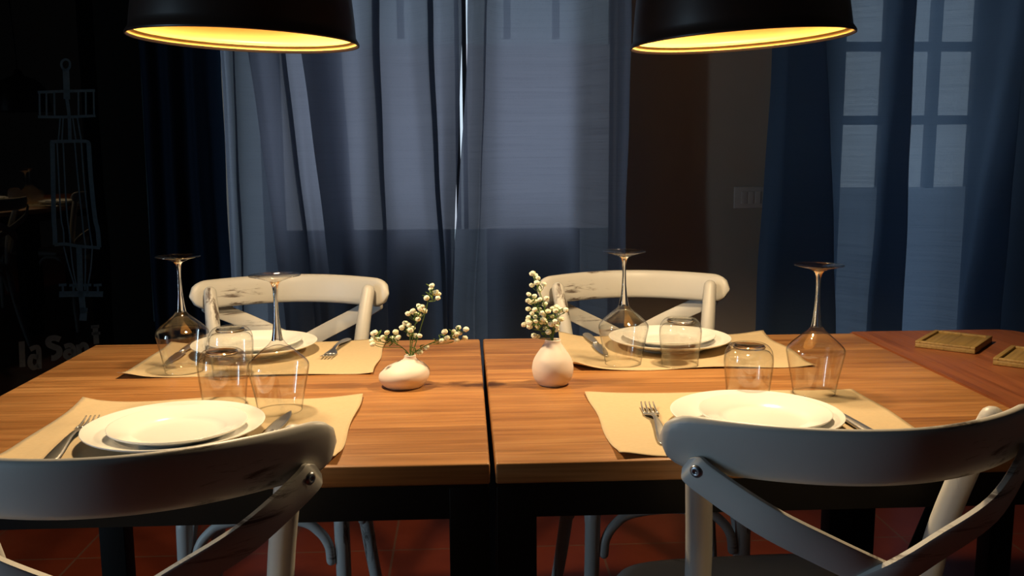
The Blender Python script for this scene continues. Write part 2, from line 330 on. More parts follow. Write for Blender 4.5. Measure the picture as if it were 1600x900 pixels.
BLOOMS_PEAR = [[(0.081, 0.415, 0.939), (0.086, 0.419, 0.935), (0.09, 0.41, 0.932), (0.087, 0.396, 0.926), (0.08, 0.415, 0.919), (0.101, 0.418, 0.92), (0.093, 0.416, 0.91)], [(0.074, 0.407, 0.905), (0.084, 0.411, 0.901), (0.072, 0.397, 0.896), (0.078, 0.414, 0.89), (0.084, 0.407, 0.893), (0.092, 0.399, 0.897), (0.103, 0.393, 0.9), (0.102, 0.415, 0.886), (0.074, 0.419, 0.878), (0.083, 0.393, 0.881), (0.093, 0.413, 0.877), (0.079, 0.402, 0.873), (0.095, 0.395, 0.875), (0.106, 0.399, 0.877)], [(0.114, 0.413, 0.879), (0.122, 0.415, 0.881), (0.118, 0.392, 0.879), (0.128, 0.408, 0.877), (0.135, 0.392, 0.88), (0.114, 0.411, 0.866), (0.099, 0.4, 0.87), (0.13, 0.416, 0.86)], [(0.074, 0.418, 0.863), (0.072, 0.405, 0.86), (0.067, 0.419, 0.851), (0.075, 0.4, 0.851), (0.085, 0.393, 0.861), (0.085, 0.408, 0.866), (0.074, 0.392, 0.859), (0.098, 0.397, 0.863), (0.095, 0.402, 0.857), (0.103, 0.408, 0.856)], [(0.111, 0.395, 0.855), (0.118, 0.392, 0.86), (0.124, 0.415, 0.852), (0.121, 0.4, 0.85), (0.119, 0.418, 0.857), (0.103, 0.416, 0.844), (0.107, 0.402, 0.841), (0.121, 0.404, 0.844)], [(0.083, 0.406, 0.834), (0.09, 0.409, 0.832), (0.089, 0.408, 0.849)]]

# ------------------------------------------------------------------ the room
ZC = 2.75
WY0, WY1 = 2.30, 2.52       # back wall between these depths
RX = 2.75; LX = -2.6; BY = -3.6
def struct(name, boxes, mat, parent=None, bev=0):
    bm = bmesh.new()
    for b in boxes: add_box(bm, *b, bev=bev)
    o = from_bm(name, bm, mat, parent)
    if not parent: o['kind'] = 'structure'
    return o
struct('floor', [(LX - .5, BY - .3, -.08, RX + .3, 3.6, 0)], M_FLOOR)
struct('ceiling', [(LX - .5, BY - .3, ZC, RX + .3, 3.6, ZC + .1)], M_CEIL)
A0, A1, AZ = -.90, .525, .06          # left opening: x range and sill height
B0, B1, BZ = 1.095, 2.40, .15
TOPZ = 2.35
struct('wall_back', [(-1.125, WY0, 0, A0, WY1, ZC), (A0, WY0, 0, A1, WY1, AZ), (A0, WY0, TOPZ, A1, WY1, ZC), (A1, WY0, 0, B0, WY1, ZC),
                     (B0, WY0, 0, B1, WY1, BZ), (B0, WY0, TOPZ, B1, WY1, ZC), (B1, WY0, 0, RX, WY1, ZC)], M_WALL)
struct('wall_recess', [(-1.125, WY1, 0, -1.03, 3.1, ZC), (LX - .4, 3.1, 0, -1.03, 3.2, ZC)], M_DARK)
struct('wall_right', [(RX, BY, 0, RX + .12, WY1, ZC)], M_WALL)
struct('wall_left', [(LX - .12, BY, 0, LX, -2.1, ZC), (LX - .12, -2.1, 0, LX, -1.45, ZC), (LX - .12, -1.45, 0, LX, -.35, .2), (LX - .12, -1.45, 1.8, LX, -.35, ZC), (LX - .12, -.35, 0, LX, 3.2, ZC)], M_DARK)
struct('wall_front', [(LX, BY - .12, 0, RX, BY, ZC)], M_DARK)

# windows of the back wall
def frame_obj(name, rects, y0, y1, parent, mat=M_FRAME):
    bm = bmesh.new()
    for x0, z0, x1, z1 in rects: add_box(bm, x0, y0, z0, x1, y1, z1, bev=.003)
    return from_bm(name, bm, mat, parent, True, .6)
w1 = empty('window_1', ((A0 + A1) / 2, 2.42, AZ)); w1['kind'] = 'structure'
def local(o, root): o.location = -Vector(root.location); return o
cx = -.04; SZ = .85; XL = -.70
local(frame_obj('window_frame', [(A0 + .12, AZ, XL, TOPZ), (A1 - .012, AZ, A1, TOPZ), (XL, TOPZ - .04, A1, TOPZ), (XL, AZ, A1, AZ + .02), (cx - .022, SZ, cx - .005, TOPZ), (cx + .005, SZ, cx + .022, TOPZ),
                   (XL, 1.80, A1, 1.83),
                   (-.50, 1.55, -.475, TOPZ), (-.27, 1.55, -.245, TOPZ), (.12, 1.55, .145, TOPZ), (.30, 1.55, .325, TOPZ)], 2.39, 2.43, w1), w1)
local(frame_obj('lower_panel', [(XL, AZ + .02, -.085, SZ), (.05, AZ + .02, .40, SZ)], 2.36, 2.43, w1), w1)
local(frame_obj('pane', [(XL, 1.53, A1, TOPZ)], 2.408, 2.412, w1, M_PANE), w1)
local(frame_obj('frosted_pane', [(XL, SZ, cx - .01, 1.53), (cx + .01, SZ, A1, 1.53)], 2.405, 2.412, w1, M_FROST), w1)
M_GLOW_STRIP = emit('added_strip_glow', (.62, .82, 1.0), .75, .25)  # glowing strip added behind the narrow curtain fold to brighten it
local(frame_obj('added_glow_strip', [(A0, AZ, A0 + .12, TOPZ)], 2.405, 2.412, w1, M_GLOW_STRIP), w1)
M_GLOW_LOW = emit('added_low_strip_glow', (.62, .82, 1.0), .40, .25)  # low glowing strips added to light the curtain folds below the sill
local(frame_obj('added_glow_strip', [(-.085, AZ + .02, .05, SZ - .001)], 2.405, 2.412, w1, M_GLOW_LOW), w1)
local(frame_obj('added_glow_strip', [(.40, AZ + .02, A1 - .012, SZ - .001)], 2.405, 2.412, w1, M_GLOW_LOW), w1)
w2 = empty('window_2', ((B0 + B1) / 2, 2.42, BZ)); w2['kind'] = 'structure'
xs = [(1.401, 1.548), (1.588, 1.73), (1.765, 1.899)]
rows = [(.997, 1.231), (1.265, 1.503), (1.537, 1.775), (1.81, 2.05), (2.085, 2.31)]
M_GLOW_PANEL = emit('added_panel_glow', (.55, .76, 1.0), .40, .25)  # glow added to the lower panel, lights the right curtain from behind
bars = [(B0, BZ, xs[0][0], TOPZ), (xs[2][1], BZ, B1, TOPZ), (xs[0][1], .99, xs[1][0], TOPZ), (xs[1][1], .99, xs[2][0], TOPZ), (B0, BZ, B1, .26), (B0, .26, B0 + .012, .997)]
for (a, b), (c, d) in zip(rows, rows[1:]): bars.append((xs[0][0], b, xs[2][1], c))
bars.append((xs[0][0], 2.31, xs[2][1], TOPZ))
local(frame_obj('window_frame', bars, 2.385, 2.425, w2), w2)
local(frame_obj('pane', [(xs[0][0], .997, xs[2][1], 2.31)], 2.404, 2.408, w2, M_PANE), w2)
local(frame_obj('lower_panel', [(B0, .26, B1, .995)], 2.40, 2.41, w2, M_GLOW_PANEL), w2)
# windows behind the camera that let the daylight in
w3 = empty('window_3', (LX - .06, -.9, .2)); w3['kind'] = 'structure'
bm = bmesh.new()
for b in [(-.03, -.55, 0, .03, -.50, 1.6), (-.03, .50, 0, .03, .55, 1.6), (-.03, -.5, 0, .03, .5, .05), (-.03, -.5, 1.55, .03, .5, 1.6)]: add_box(bm, *b)
from_bm('window_frame', bm, M_FRAME, w3)

# dark glass corner panel with chalk drawing and lettering
GO = Vector((-1.43895507, 2.53312664, .99399377)); GU = Vector((.81915204, .57357644, 0)); GV = Vector((.00800838, -.01143715, .99990253)); GN = Vector((.57352053, -.8190722, -.01396218))
GM = Matrix((GU, GV, GN)).transposed().to_4x4(); GM.translation = GO
gp = empty('glass_door'); gp.matrix_world = GM
tag(gp, 'tall dark glass panel with pale ship-mast drawing and frosted lettering in left corner', 'glass panel')
box('pane', (-1.0, -.99, -.012), (.2, 1.7, 0), M_DGLASS, gp)
box('edge_frame', (.2, -.99, -.02), (.235, 1.7, .006), M_BLACK, gp, .002)
def ribbon_strokes(name, strokes, mat, z=.0006, th=.0005):
    V = []; F = []
    for w, pts in strokes:
        P = catmull([(a, b, z) for a, b in pts], 4) if len(pts) > 2 else [Vector((a, b, z)) for a, b in pts]
        base = len(V); n = len(P)
        for i in range(n):
            t = (P[min(i+1, n-1)] - P[max(i-1, 0)]); t.normalize(); s = Vector((-t.y, t.x, 0)) * w * .5
            for q in (P[i] + s, P[i] - s): V.append(q - Vector((0, 0, th))); V.append(q + Vector((0, 0, th)))
        for i in range(n - 1):
            a = base + i * 4; b = a + 4
            F += [(a+1, b+1, b+3, a+3), (a, a+2, b+2, b), (a, b, b+1, a+1), (a+2, a+3, b+3, b+2)]
        F += [(base, base+1, base+3, base+2), (base + n*4 - 4, base + n*4 - 2, base + n*4 - 1, base + n*4 - 3)]
    o = mesh(name, V, F, mat, gp, smooth=False); return o
ribbon_strokes('mast_drawing', RIGGING, M_CHALK).__setitem__('label', 'pale chalk drawing of a ship mast with rigging')
ribbon_strokes('lettering', LETTERS, M_CHALKB).__setitem__('label', 'faint grey lettering rising to the right')
ribbon_strokes('border_lines', FRAME_LINES, M_CHALK)

# light switch
sw = empty('light_switch', (1.026, WY0, .965)); tag(sw, 'rectangular grey wall switch on the brown wall between the curtains', 'switch')
box('switch_plate', (-.062, -.009, -.040), (.062, 0, .040), M_SWITCH, sw, .003)
for i in range(3): box('switch_rocker', (-.036 + i * .025, -.013, -.023), (-.0125 + i * .025, -.008, .023), M_SWITCH, sw, .002)

# ------------------------------------------------------------------ curtains
def curtain(name, label, top, bottom, mat=None, zt=1.5, zb=.6, z0=.03, z1=2.44, per=14, nz=70):
    """top and bottom: the plan (x, y) of the cloth at heights zt and zb; it is carried on to the rod and to the hem"""
    T = catmull([(a, b, 0) for a, b in top], per); B = catmull([(a, b, 0) for a, b in bottom], per); m = len(T)
    x0 = sum(p.x for p in T) / m; V = []; F = []
    for j in range(nz + 1):
        z = z1 + (z0 - z1) * j / nz; t = (zt - z) / (zt - zb)
        if t > 1: t = 1 + (t - 1) * .35
        if t < 0: t *= .25
        for i in range(m):
            p = T[i].lerp(B[i], t); s = i / (m - 1)
            y = p.y + .0025 * math.sin(s * 37 + z * 2.3) + .0015 * math.sin(z * 9 + s * 11); x = p.x + .0018 * math.sin(z * 6.5 + s * 5) + .0012 * math.sin(z * 15 + s * 3)
            V.append((x - x0, min(y, 2.285) - 2.17, z))
    for j in range(nz):
        for i in range(m - 1):
            p = j * m + i; F.append((p, p + 1, p + m + 1, p + m))
    o = mesh(name, V, F, mat or M_CURTAIN, loc=(x0, 2.17, 0)); tag(o, label, 'curtain'); return o
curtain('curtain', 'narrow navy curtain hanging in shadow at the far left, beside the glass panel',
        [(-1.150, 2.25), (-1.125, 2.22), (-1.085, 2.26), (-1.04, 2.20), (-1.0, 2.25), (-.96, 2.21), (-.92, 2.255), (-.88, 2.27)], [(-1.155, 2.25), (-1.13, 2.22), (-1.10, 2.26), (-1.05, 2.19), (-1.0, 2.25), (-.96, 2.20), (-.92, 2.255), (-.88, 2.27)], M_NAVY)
curtain('curtain', 'narrow grey-blue curtain fold with bright right edge, left of the left window',
        [(-.870, 2.235), (-.850, 2.225), (-.825, 2.17), (-.798, 2.10), (-.778, 2.05), (-.776, 2.04), (-.790, 2.08), (-.797, 2.20), (-.72, 2.281)], [(-.868, 2.235), (-.850, 2.225), (-.828, 2.17), (-.805, 2.10), (-.788, 2.05), (-.786, 2.04), (-.80, 2.08), (-.80, 2.20), (-.655, 2.283)], M_CURTAIN)
curtain('curtain', 'blue-grey curtain over the left window, its left edge slanting, beneath the next one',
        [(-.777, 2.235), (-.74, 2.22), (-.70, 2.20), (-.66, 2.19), (-.64, 2.20), (-.66, 2.225), (-.62, 2.24), (-.57, 2.22), (-.53, 2.225), (-.46, 2.262)], [(-.69, 2.24), (-.665, 2.21), (-.63, 2.16), (-.59, 2.14), (-.565, 2.15), (-.585, 2.19), (-.56, 2.22), (-.53, 2.2), (-.49, 2.21), (-.42, 2.275)])
curtain('curtain', 'wide blue-grey curtain over the left window, left of the bright gap',
        [(-.575, 2.11), (-.545, 2.13), (-.50, 2.18), (-.44, 2.215), (-.39, 2.20), (-.34, 2.12), (-.305, 2.08), (-.335, 2.13), (-.29, 2.20), (-.22, 2.225), (-.17, 2.17), (-.13, 2.10), (-.15, 2.14), (-.11, 2.17), (-.06, 2.11), (-.036, 2.08)],
        [(-.488, 2.10), (-.475, 2.16), (-.455, 2.21), (-.42, 2.235), (-.38, 2.20), (-.34, 2.11), (-.30, 2.06), (-.31, 2.12), (-.27, 2.25), (-.17, 2.265), (-.13, 2.21), (-.10, 2.12), (-.115, 2.15), (-.10, 2.16), (-.085, 2.11), (-.077, 2.08)])
curtain('curtain', 'wide blue-grey curtain over the left window, right of the bright gap',
        [(-.014, 2.19), (.005, 2.15), (.03, 2.10), (.05, 2.09), (.045, 2.14), (.09, 2.245), (.18, 2.262), (.28, 2.265), (.37, 2.25), (.42, 2.15), (.46, 2.08), (.50, 2.03), (.524, 2.02)],
        [(-.085, 2.235), (-.055, 2.19), (-.02, 2.11), (.0, 2.08), (.012, 2.14), (.08, 2.25), (.18, 2.27), (.28, 2.272), (.36, 2.26), (.40, 2.14), (.44, 2.06), (.48, 2.0), (.508, 1.985)])
curtain('curtain', 'deep blue curtain with window panes showing through at the far right',
        [(1.072, 2.24), (1.095, 2.17), (1.14, 2.10), (1.20, 2.06), (1.16, 2.14), (1.20, 2.22), (1.27, 2.24), (1.34, 2.21), (1.42, 2.14), (1.51, 2.07), (1.465, 2.15), (1.50, 2.23), (1.62, 2.25), (1.75, 2.21), (1.84, 2.12), (1.91, 2.09), (1.87, 2.16), (1.93, 2.22), (2.1, 2.16), (2.25, 2.10), (2.42, 2.22)],
        [(1.038, 2.22), (1.065, 2.13), (1.13, 2.08), (1.27, 2.05), (1.16, 2.13), (1.20, 2.22), (1.30, 2.23), (1.35, 2.19), (1.40, 2.12), (1.51, 2.05), (1.425, 2.13), (1.49, 2.22), (1.60, 2.24), (1.70, 2.20), (1.78, 2.11), (1.88, 2.07), (1.77, 2.14), (1.88, 2.22), (2.05, 2.15), (2.22, 2.10), (2.42, 2.22)], M_CURTAIN2)
for nm, x0, x1, lab in (('curtain_rod', -1.12, .60, 'long black curtain rod above the left window'), ('curtain_rod', 1.03, 2.42, 'black curtain rod above the right window')):
    r = empty(nm, ((x0 + x1) / 2, 2.18, 2.46)); tag(r, lab, 'curtain rod'); h = (x1 - x0) / 2
    tube('rod', [(-h, 0, 0), (h, 0, 0)], .012, M_BLACK, r, n=2)
    for sx in (-h + .05, h - .05): tube('bracket', [(sx, .02, 0), (sx, .12, .0)], .008, M_BLACK, r, n=2)

# ------------------------------------------------------------------ tables
def table(name, x0, x1, label, wood_mat, round_r=0.0, y1=.8):
    r = empty(name, ((x0 + x1) / 2, y1 / 2, 0)); tag(r, label, 'table')
    hx, hy = (x1 - x0) / 2, y1 / 2
    if round_r:
        bm = bmesh.new(); pts = [(-hx, -hy), (hx - round_r, -hy)]
        for k in range(9): a = -PI/2 + k * PI/16; pts.append((hx - round_r + round_r * math.cos(a), -hy + round_r + round_r * math.sin(a)))
        for k in range(9): a = k * PI/16; pts.append((hx - round_r + round_r * math.cos(a), hy - round_r + round_r * math.sin(a)))
        pts.append((-hx, hy))
        f = bm.faces.new([bm.verts.new((a, b, .722)) for a, b in pts]); ex = bmesh.ops.extrude_face_region(bm, geom=[f])
        bmesh.ops.translate(bm, verts=[v for v in ex['geom'] if isinstance(v, bmesh.types.BMVert)], vec=(0, 0, .028))
        bmesh.ops.bevel(bm, geom=[e for e in bm.edges if abs(e.verts[0].co.z - e.verts[1].co.z) < 1e-6], offset=.003, segments=2, affect='EDGES')
        from_bm('tabletop', bm, wood_mat, r, True, .6)
    else:
        box('tabletop', (-hx, -hy, .722), (hx, hy, .75), wood_mat, r, .0035)
    bm = bmesh.new(); k = .004; t = .02
    add_box(bm, -hx + k, -hy + k, .676, hx - k, -hy + k + t, .722); add_box(bm, -hx + k, hy - k - t, .676, hx - k, hy - k, .722)
    add_box(bm, -hx + k, -hy + k + t, .676, -hx + k + t, hy - k - t, .722); add_box(bm, hx - k - t, -hy + k + t, .676, hx - k, hy - k - t, .722)
    from_bm('apron', bm, M_BLACK, r)
    for sx in (-1, 1):
        for sy in (-1, 1):
            lx = sx * (hx - .001 - .026); ly = sy * (hy - .0035 - .026)
            box('leg', (lx - .026, ly - .026, 0), (lx + .026, ly + .026, .718), M_BLACK, r, .002)
    return r
table('dining_table', -.80, -.0035, 'square orange-brown wooden table left of the seam, set for two', M_WOOD)
table('dining_table', .0035, .80, 'square orange-brown wooden table right of the seam, set for two', M_WOOD)
t3 = table('side_table', .803, 1.17, 'narrow redder wooden table with rounded corner at the right end, holding two trays', M_WOOD2, .05, .82)
tube('cross_brace', [(-.10, .36, .1), (.10, .36, .66)], .010, M_BLACK, t3, n=3)

# ------------------------------------------------------------------ chairs
def make_chair():
    r = empty('cross_back_chair')
    # seat
    bm = bmesh.new(); out = []
    n = 64
    for k in range(n):
        a = 2 * PI * k / n; c, s = math.cos(a), math.sin(a)
        e = 2 / 4.2; x = math.copysign(abs(c) ** e, c); y = math.copysign(abs(s) ** e, s)
        w = .192 + .020 * y; out.append((x * w, y * .174 - .045))
    rings = [(.90, .451), (.97, .453), (1.0, .460), (1.0, .472), (.975, .479), (.90, .480), (.6, .475), (.3, .472)]
    V = []; F = []
    for sc, z in rings:
        for x, y in out: V.append((x * sc, -.045 + (y + .045) * sc, z))
    for i in range(len(rings) - 1):
        for k in range(n): F.append((i*n + k, i*n + (k+1) % n, (i+1)*n + (k+1) % n, (i+1)*n + k))
    F.append(tuple(range(n))); F.append(tuple((len(rings)-1)*n + k for k in range(n)))
    mesh('seat', V, F, M_PAINT, r)
    for s in (-1, 1):
        tube('front_leg', [(s*.150, .095, .452), (s*.154, .100, .25), (s*.168, .118, 0.004)], [.0155, .0145, .012], M_PAINT_UP, r, ends=False)
        tube('back_post', [(s*.205, -.262, .004), (s*.176, -.222, .22), (s*.157, -.205, .40), (s*.152, -.208, .52), (s*.155, -.226, .64), (s*.167, -.258, .75), (s*.178, -.289, .828)], [.012, .0145, .0165, .0165, .0165, .016, .0145], M_PAINT_UP, r, seg=18)
        tube('side_brace', [(s*.150, .072, .31), (s*.150, .056, .38), (s*.150, .015, .430), (s*.152, -.04, .441), (s*.156, -.10, .436), (s*.158, -.155, .395), (s*.160, -.184, .32)], .0095, M_PAINT, r)
    tube('front_brace', [(-.129, .102, .355), (-.125, .100, .385), (-.108, .098, .412), (-.075, .095, .433), (0, .094, .441), (.075, .095, .433), (.108, .098, .412), (.125, .100, .385), (.129, .102, .355)], .0095, M_PAINT, r)
    # curved top rail
    V = []; F = []; NU = 60; SEG = 16; HL = .224
    for i in range(NU + 1):
        u = -1 + 2 * i / NU; x = HL * u; y = -.288 - .105 * (1 - u * u)
        slope = .105 * 2 * u / HL; tl = math.hypot(1, slope); nrm = Vector((-slope / tl, 1 / tl, 0))
        d = HL - abs(x); rr = .033; h = .033 if d >= rr else max(.0025, math.sqrt(max(0, rr*rr - (rr-d)**2)))
        th = .0095 if d > .012 else .0095 * math.sqrt(max(.04, 1 - ((.012 - d) / .012) ** 2))
        zc = .8215 - .002 * u * u
        for k in range(SEG):
            a = 2 * PI * k / SEG; c, s_ = math.cos(a), math.sin(a); e = .55
            p = math.copysign(abs(c) ** e, c) * th; q = math.copysign(abs(s_) ** .8, s_) * h
            V.append(Vector((x, y, zc + q)) + nrm * (p - q * .16))
    for i in range(NU):
        for k in range(SEG): F.append((i*SEG + k, i*SEG + (k+1) % SEG, (i+1)*SEG + (k+1) % SEG, (i+1)*SEG + k))
    F.append(tuple(range(SEG))); F.append(tuple(NU*SEG + k for k in range(SEG)))
    rail = mesh('back_rail', V, F, M_PAINT, r)
    # crossing straps
    for s in (-1, 1):
        off = -.0045 * s - .006
        pts = catmull([(s*.201, -.322, .800), (s*.186, -.337, .786), (s*.13, -.374, .751), (s*.065, -.385, .717), (0, -.376 + off, .682), (-s*.07, -.342 + off, .64), (-s*.125, -.286, .59), (-s*.156, -.234, .54)], 6)
        V = []; F = []; n = len(pts)
        for i, p in enumerate(pts):
            t = (pts[min(i+1, n-1)] - pts[max(i-1, 0)]).normalized(); nr = Vector((.35 * p.x / .2, -1, -.28)); nr = (nr - t * nr.dot(t)).normalized(); wv = t.cross(nr)
            e = min(i, n - 1 - i); hw = .0185 * (1 if e > 3 else (.45, .78, .93, .99)[e]); th = .0042
            for a, b in ((-1, -1), (-.9, -1.0), (.9, -1.0), (1, -1), (1, 1), (.9, 1.0), (-.9, 1.0), (-1, 1)):
                bb = b * (.7 if abs(a) == 1 else 1); V.append(p + wv * a * hw + nr * bb * th)
        for i in range(n - 1):
            for k in range(8): F.append((i*8 + k, i*8 + (k+1) % 8, (i+1)*8 + (k+1) % 8, (i+1)*8 + k))
        F.append(tuple(range(8))); F.append(tuple((n-1)*8 + k for k in range(8)))
        st = mesh('cross_strap', V, F, M_PAINT, r, smooth=True)
        st.data.set_sharp_from_angle(angle=.7)
        bm = bmesh.new(); V, F = lathe_data([(0, .0), (.0055, 0), (.0055, .0012), (.004, .0026), (.0016, .003), (.0014, .0016), (0, .0016)], 20)
        sc = mesh('screw', V, F, M_SCREW, st); sc.location = (s*.1945, -.3345, .794); sc.rotation_euler = (PI/2 + .1, 0, s * .8); sc.scale = (1.35, 1.35, 1.2)
    return r
proto = make_chair()
CHAIRS = [((-.4496, .135, 0), .164, 'white cross-back chair at the near left, back to the camera, cropped by the left edge'),
          ((.396, .176, 0), .054, 'white cross-back chair at the near right, back to the camera, screw visible on its rail'),
          ((-.430, .700, 0), PI + .01, 'white cross-back chair on the far side, facing the camera at the left table'),
          ((.362, .700, 0), PI + .01, 'white cross-back chair on the far side, facing the camera at the right table')]
for i, (loc, rz, lab) in enumerate(CHAIRS):
    c = proto if i == 0 else copy_tree(proto)
    c.location = loc; c.rotation_euler = (0, 0, rz); tag(c, lab, 'chair', 'chairs around the two dining tables')

# ------------------------------------------------------------------ pendant lamps
def make_lamp():
    r = empty('pendant_lamp')
    H = .215; R = .176
    outer = [(.018, .262), (.022, .25), (.030, .235), (.034, .222), (.06, .214), (.095, .198), (.128, .170), (.150, .135), (.163, .09), (.170, .045), (.1735, .012), (.1775, .006), (.179, .003), (.179, .0)]
    oh = smooth_prof(outer[3:11], 4)
    outer = outer[:3] + oh + outer[11:]
    outer_p = outer + [(.1765, 0.0), (.1755, .004)]
    inner = [(r_ - .0022, z - .0015) for r_, z in oh][::-1] + [(.018, .2115), (0, .2115)]
    lathe('lamp_shade', [(0, .262)] + outer_p + [(.1712, .012)], M_SHADE, r, 72)
    lathe('inner_enamel', [(.1752, .0042), (.1708, .012)] + inner, M_INNER, r, 72)
    sock = lathe('bulb_holder', [(0, .2105), (.020, .2105), (.020, .165), (.014, .162), (0, .162)], M_CORD, r, 24)
    m = emit('warm_bulb', (1.0, .74, .42), 26.0)
    lathe('bulb', smooth_prof([(0.0, .095), (.018, .100), (.029, .118), (.026, .138), (.014, .158), (0, .1615)], 4), m, r, 24)
    tube('cord', [(0, 0, .262), (0, 0, .8), (0, 0, ZC - 1.318 - .03)], .0035, M_CORD, r, seg=8, n=3)
    lathe('ceiling_rose', [(0, ZC - 1.318 - .035), (.03, ZC - 1.318 - .033), (.05, ZC - 1.318 - .012), (.05, ZC - 1.318 - .001), (0, ZC - 1.318 - .001)], M_SHADE, r, 32)
    return r
lp = make_lamp()
for i, (x, lab) in enumerate(((-.376, 'dark dome pendant lamp with glowing gold inside, above the left table'), (.4205, 'dark dome pendant lamp with glowing gold inside, above the right table'))):
    l = lp if i == 0 else copy_tree(lp)
    l.location = (x, .40, 1.318 if i == 0 else 1.317); l.rotation_euler = (0, .037 if i == 0 else -.055, 0); tag(l, lab, 'lamp', 'pendant lamps over the tables')
    ld = bpy.data.lights.new('bulb_light', 'SPOT'); ld.energy = BULB_W; ld.color = BULB_COL; ld.shadow_soft_size = .030; ld.spot_size = math.radians(146); ld.spot_blend = .25
    lo = bpy.data.objects.new('bulb_light', ld); COL.objects.link(lo); lo.location = (x, .40, 1.3175 + .078)

# ------------------------------------------------------------------ place settings
MATS = [((-.645, .012), (-.200, .338), 'tan paper placemat at the front left, under stacked plates', [(0, .012), (1, .006), (2, .002), (3, .003)], 1),
        ((.162, .008), (.607, .332), 'tan paper placemat at the front right, under stacked plates', [(0, .007), (1, .002), (3, .003)], 2),
        ((-.645, .496), (-.198, .795), 'tan paper placemat at the back left, under a wine glass and plates', [(0, .008), (1, .001), (2, .003), (3, .003)], 3),
        ((.162, .492), (.605, .803), 'tan paper placemat at the back right, under a wine glass and plates', [(0, .010), (1, .003), (2, .004), (3, .010)], 4)]
def placemat(a, b, label, curls, seed):
    wav = .0002 if seed == 2 else .0018; rnd = random.Random(seed); nx, ny = 60, 40; V = []; F = []
    cx, cy = (a[0] + b[0]) / 2, (a[1] + b[1]) / 2; hx, hy = (b[0] - a[0]) / 2, (b[1] - a[1]) / 2
    cor = [(-1, -1), (1, -1), (1, 1), (-1, 1)]; ph = [rnd.uniform(0, 6) for _ in range(4)]
    for lay in (0, 1):
        for j in range(ny + 1):
            for i in range(nx + 1):
                u, v = -1 + 2*i/nx, -1 + 2*j/ny; z = 0
                for k, h in curls:
                    d = math.hypot((u - cor[k][0]) * hx, (v - cor[k][1]) * hy); z += h * math.exp(-(d / .036) ** 2)
                e = max(0, abs(v) - .90) / .10; z += wav * e * e * (1 + math.sin(u * 5 + ph[0] + v))
                e = max(0, abs(u) - .86) / .14; z += wav * e * e * (1 + math.sin(v * 4 + ph[1] + u))
                wx = .002 * math.sin(v * 5 + ph[2]) * abs(u) ** 3; wy = .003 * math.sin(u * 6 + ph[3]) * abs(v) ** 3
                V.append((u * hx + wx, v * hy + wy, z + .0004 + lay * .0004))
    m = nx + 1; o = m * (ny + 1)
    for j in range(ny):
        for i in range(nx):
            p = j*m + i; F.append((p, p+m, p+m+1, p+1)); F.append((o+p, o+p+1, o+p+m+1, o+p+m))
    for i in range(nx): F.append((i, i+1, o+i+1, o+i)); q = ny*m + i; F.append((q+1, q, o+q, o+q+1))
    for j in range(ny): p = j*m; F.append((p+m, p, o+p, o+p+m)); p = j*m + nx; F.append((p, p+m, o+p+m, o+p))
    ob = mesh('placemat', V, F, M_MAT, loc=(cx, cy, .75)); tag(ob, label, 'placemat', 'paper placemats on the tables')
for m_ in MATS: placemat(*m_)
ZM = .7512
def plate_mesh(R, H, foot):
    k = R / .125
    top = [(0, .0062), (.060*k, .0062), (.078*k, .0078), (.088*k, .0125*H/.022), (.105*k, .0175*H/.022), (.120*k, .0212*H/.022), (.1245*k, H*1.0), (.1252*k, H - .0008), (.1245*k, H - .0022)]
    bot = [(.118*k, H - .005), (.100*k, H - .0105), (.085*k, .0062), (foot + .004, .0035), (foot + .003, 0), (foot, 0), (foot - .001, .003), (0, .003)]
    V, F = lathe_data(smooth_prof(top, 3) + bot, 80); o = mesh('plate', V, F, M_PLATE); return o
BIG = plate_mesh(.1215, .022, .067); SMALL = plate_mesh(.092, .020, .048)
BIG.name = 'dinner_plate'; SMALL.name = 'side_plate'
big = [((-.437, .132), 'large white dinner plate at the front left, bottom of the two'), ((.382, .136), 'large white dinner plate at the front right, bottom of the two'),
       ((-.450, .695), 'large white dinner plate at the back left, bottom of the two'), ((.376, .684), 'large white dinner plate at the back right, bottom of the two')]
sml = [((-.427, .115), 'small white plate stacked on the dinner plate, front left'), ((.389, .120), 'small white plate stacked on the dinner plate, front right'),
       ((-.449, .693), 'small white plate stacked on the dinner plate, back left'), ((.374, .681), 'small white plate stacked on the dinner plate, back right')]
for proto_, lst, z, grp in ((BIG, big, ZM, 'dinner plates on the placemats'), (SMALL, sml, ZM + .0080, 'small plates stacked on dinner plates')):
    for i, ((x, y), lab) in enumerate(lst):
        o = proto_ if i == 0 else proto_.copy()
        if i: COL.objects.link(o)
        o.location = (x, y, z); tag(o, lab, 'plate', grp)

# wine glasses stand upside down on their rims
def make_wine():
    r = empty('wine_glass')
    outer = smooth_prof([(.0335, .0), (.0368, .020), (.0412, .042), (.0452, .062), (.0462, .069), (.0445, .0755), (.0355, .085), (.0235, .0955), (.0140, .1035), (.0092, .110)], 5)
    inner = [(max(r_ - .0011, 0), z) for r_, z in outer if z < .097]; inner = inner + [(.008, .1015), (.0, .1025)]
    prof = [(0, .110)] + outer[::-1] + [(.0329, -.0)] + inner
    lathe('bowl', prof, M_BOWL, r, 56)
    lathe('stem', smooth_prof([(.0088, .1096), (.0074, .118), (.0060, .129), (.0042, .148), (.0034, .170), (.0040, .188), (.0058, .196), (.0085, .1995)], 5), M_STEM, r, 20)
    lathe('foot', [(0, .1995), (.0085, .1995), (.014, .2020), (.024, .2055), (.0385, .2088), (.0388, .2096), (.0382, .2100), (0, .2086)], M_FOOT, r, 56)
    return r
wg = make_wine()
WINES = [((-.544, .543), 'upside-down wine glass at the back left corner, leftmost of the wine glasses'), ((-.319, .268), 'upside-down wine glass at the front of the left table, right of a tumbler'),
         ((.259, .545), 'upside-down wine glass on the back right placemat, in front of the chair'), ((.533, .312), 'upside-down wine glass at the right table, rightmost of the wine glasses')]
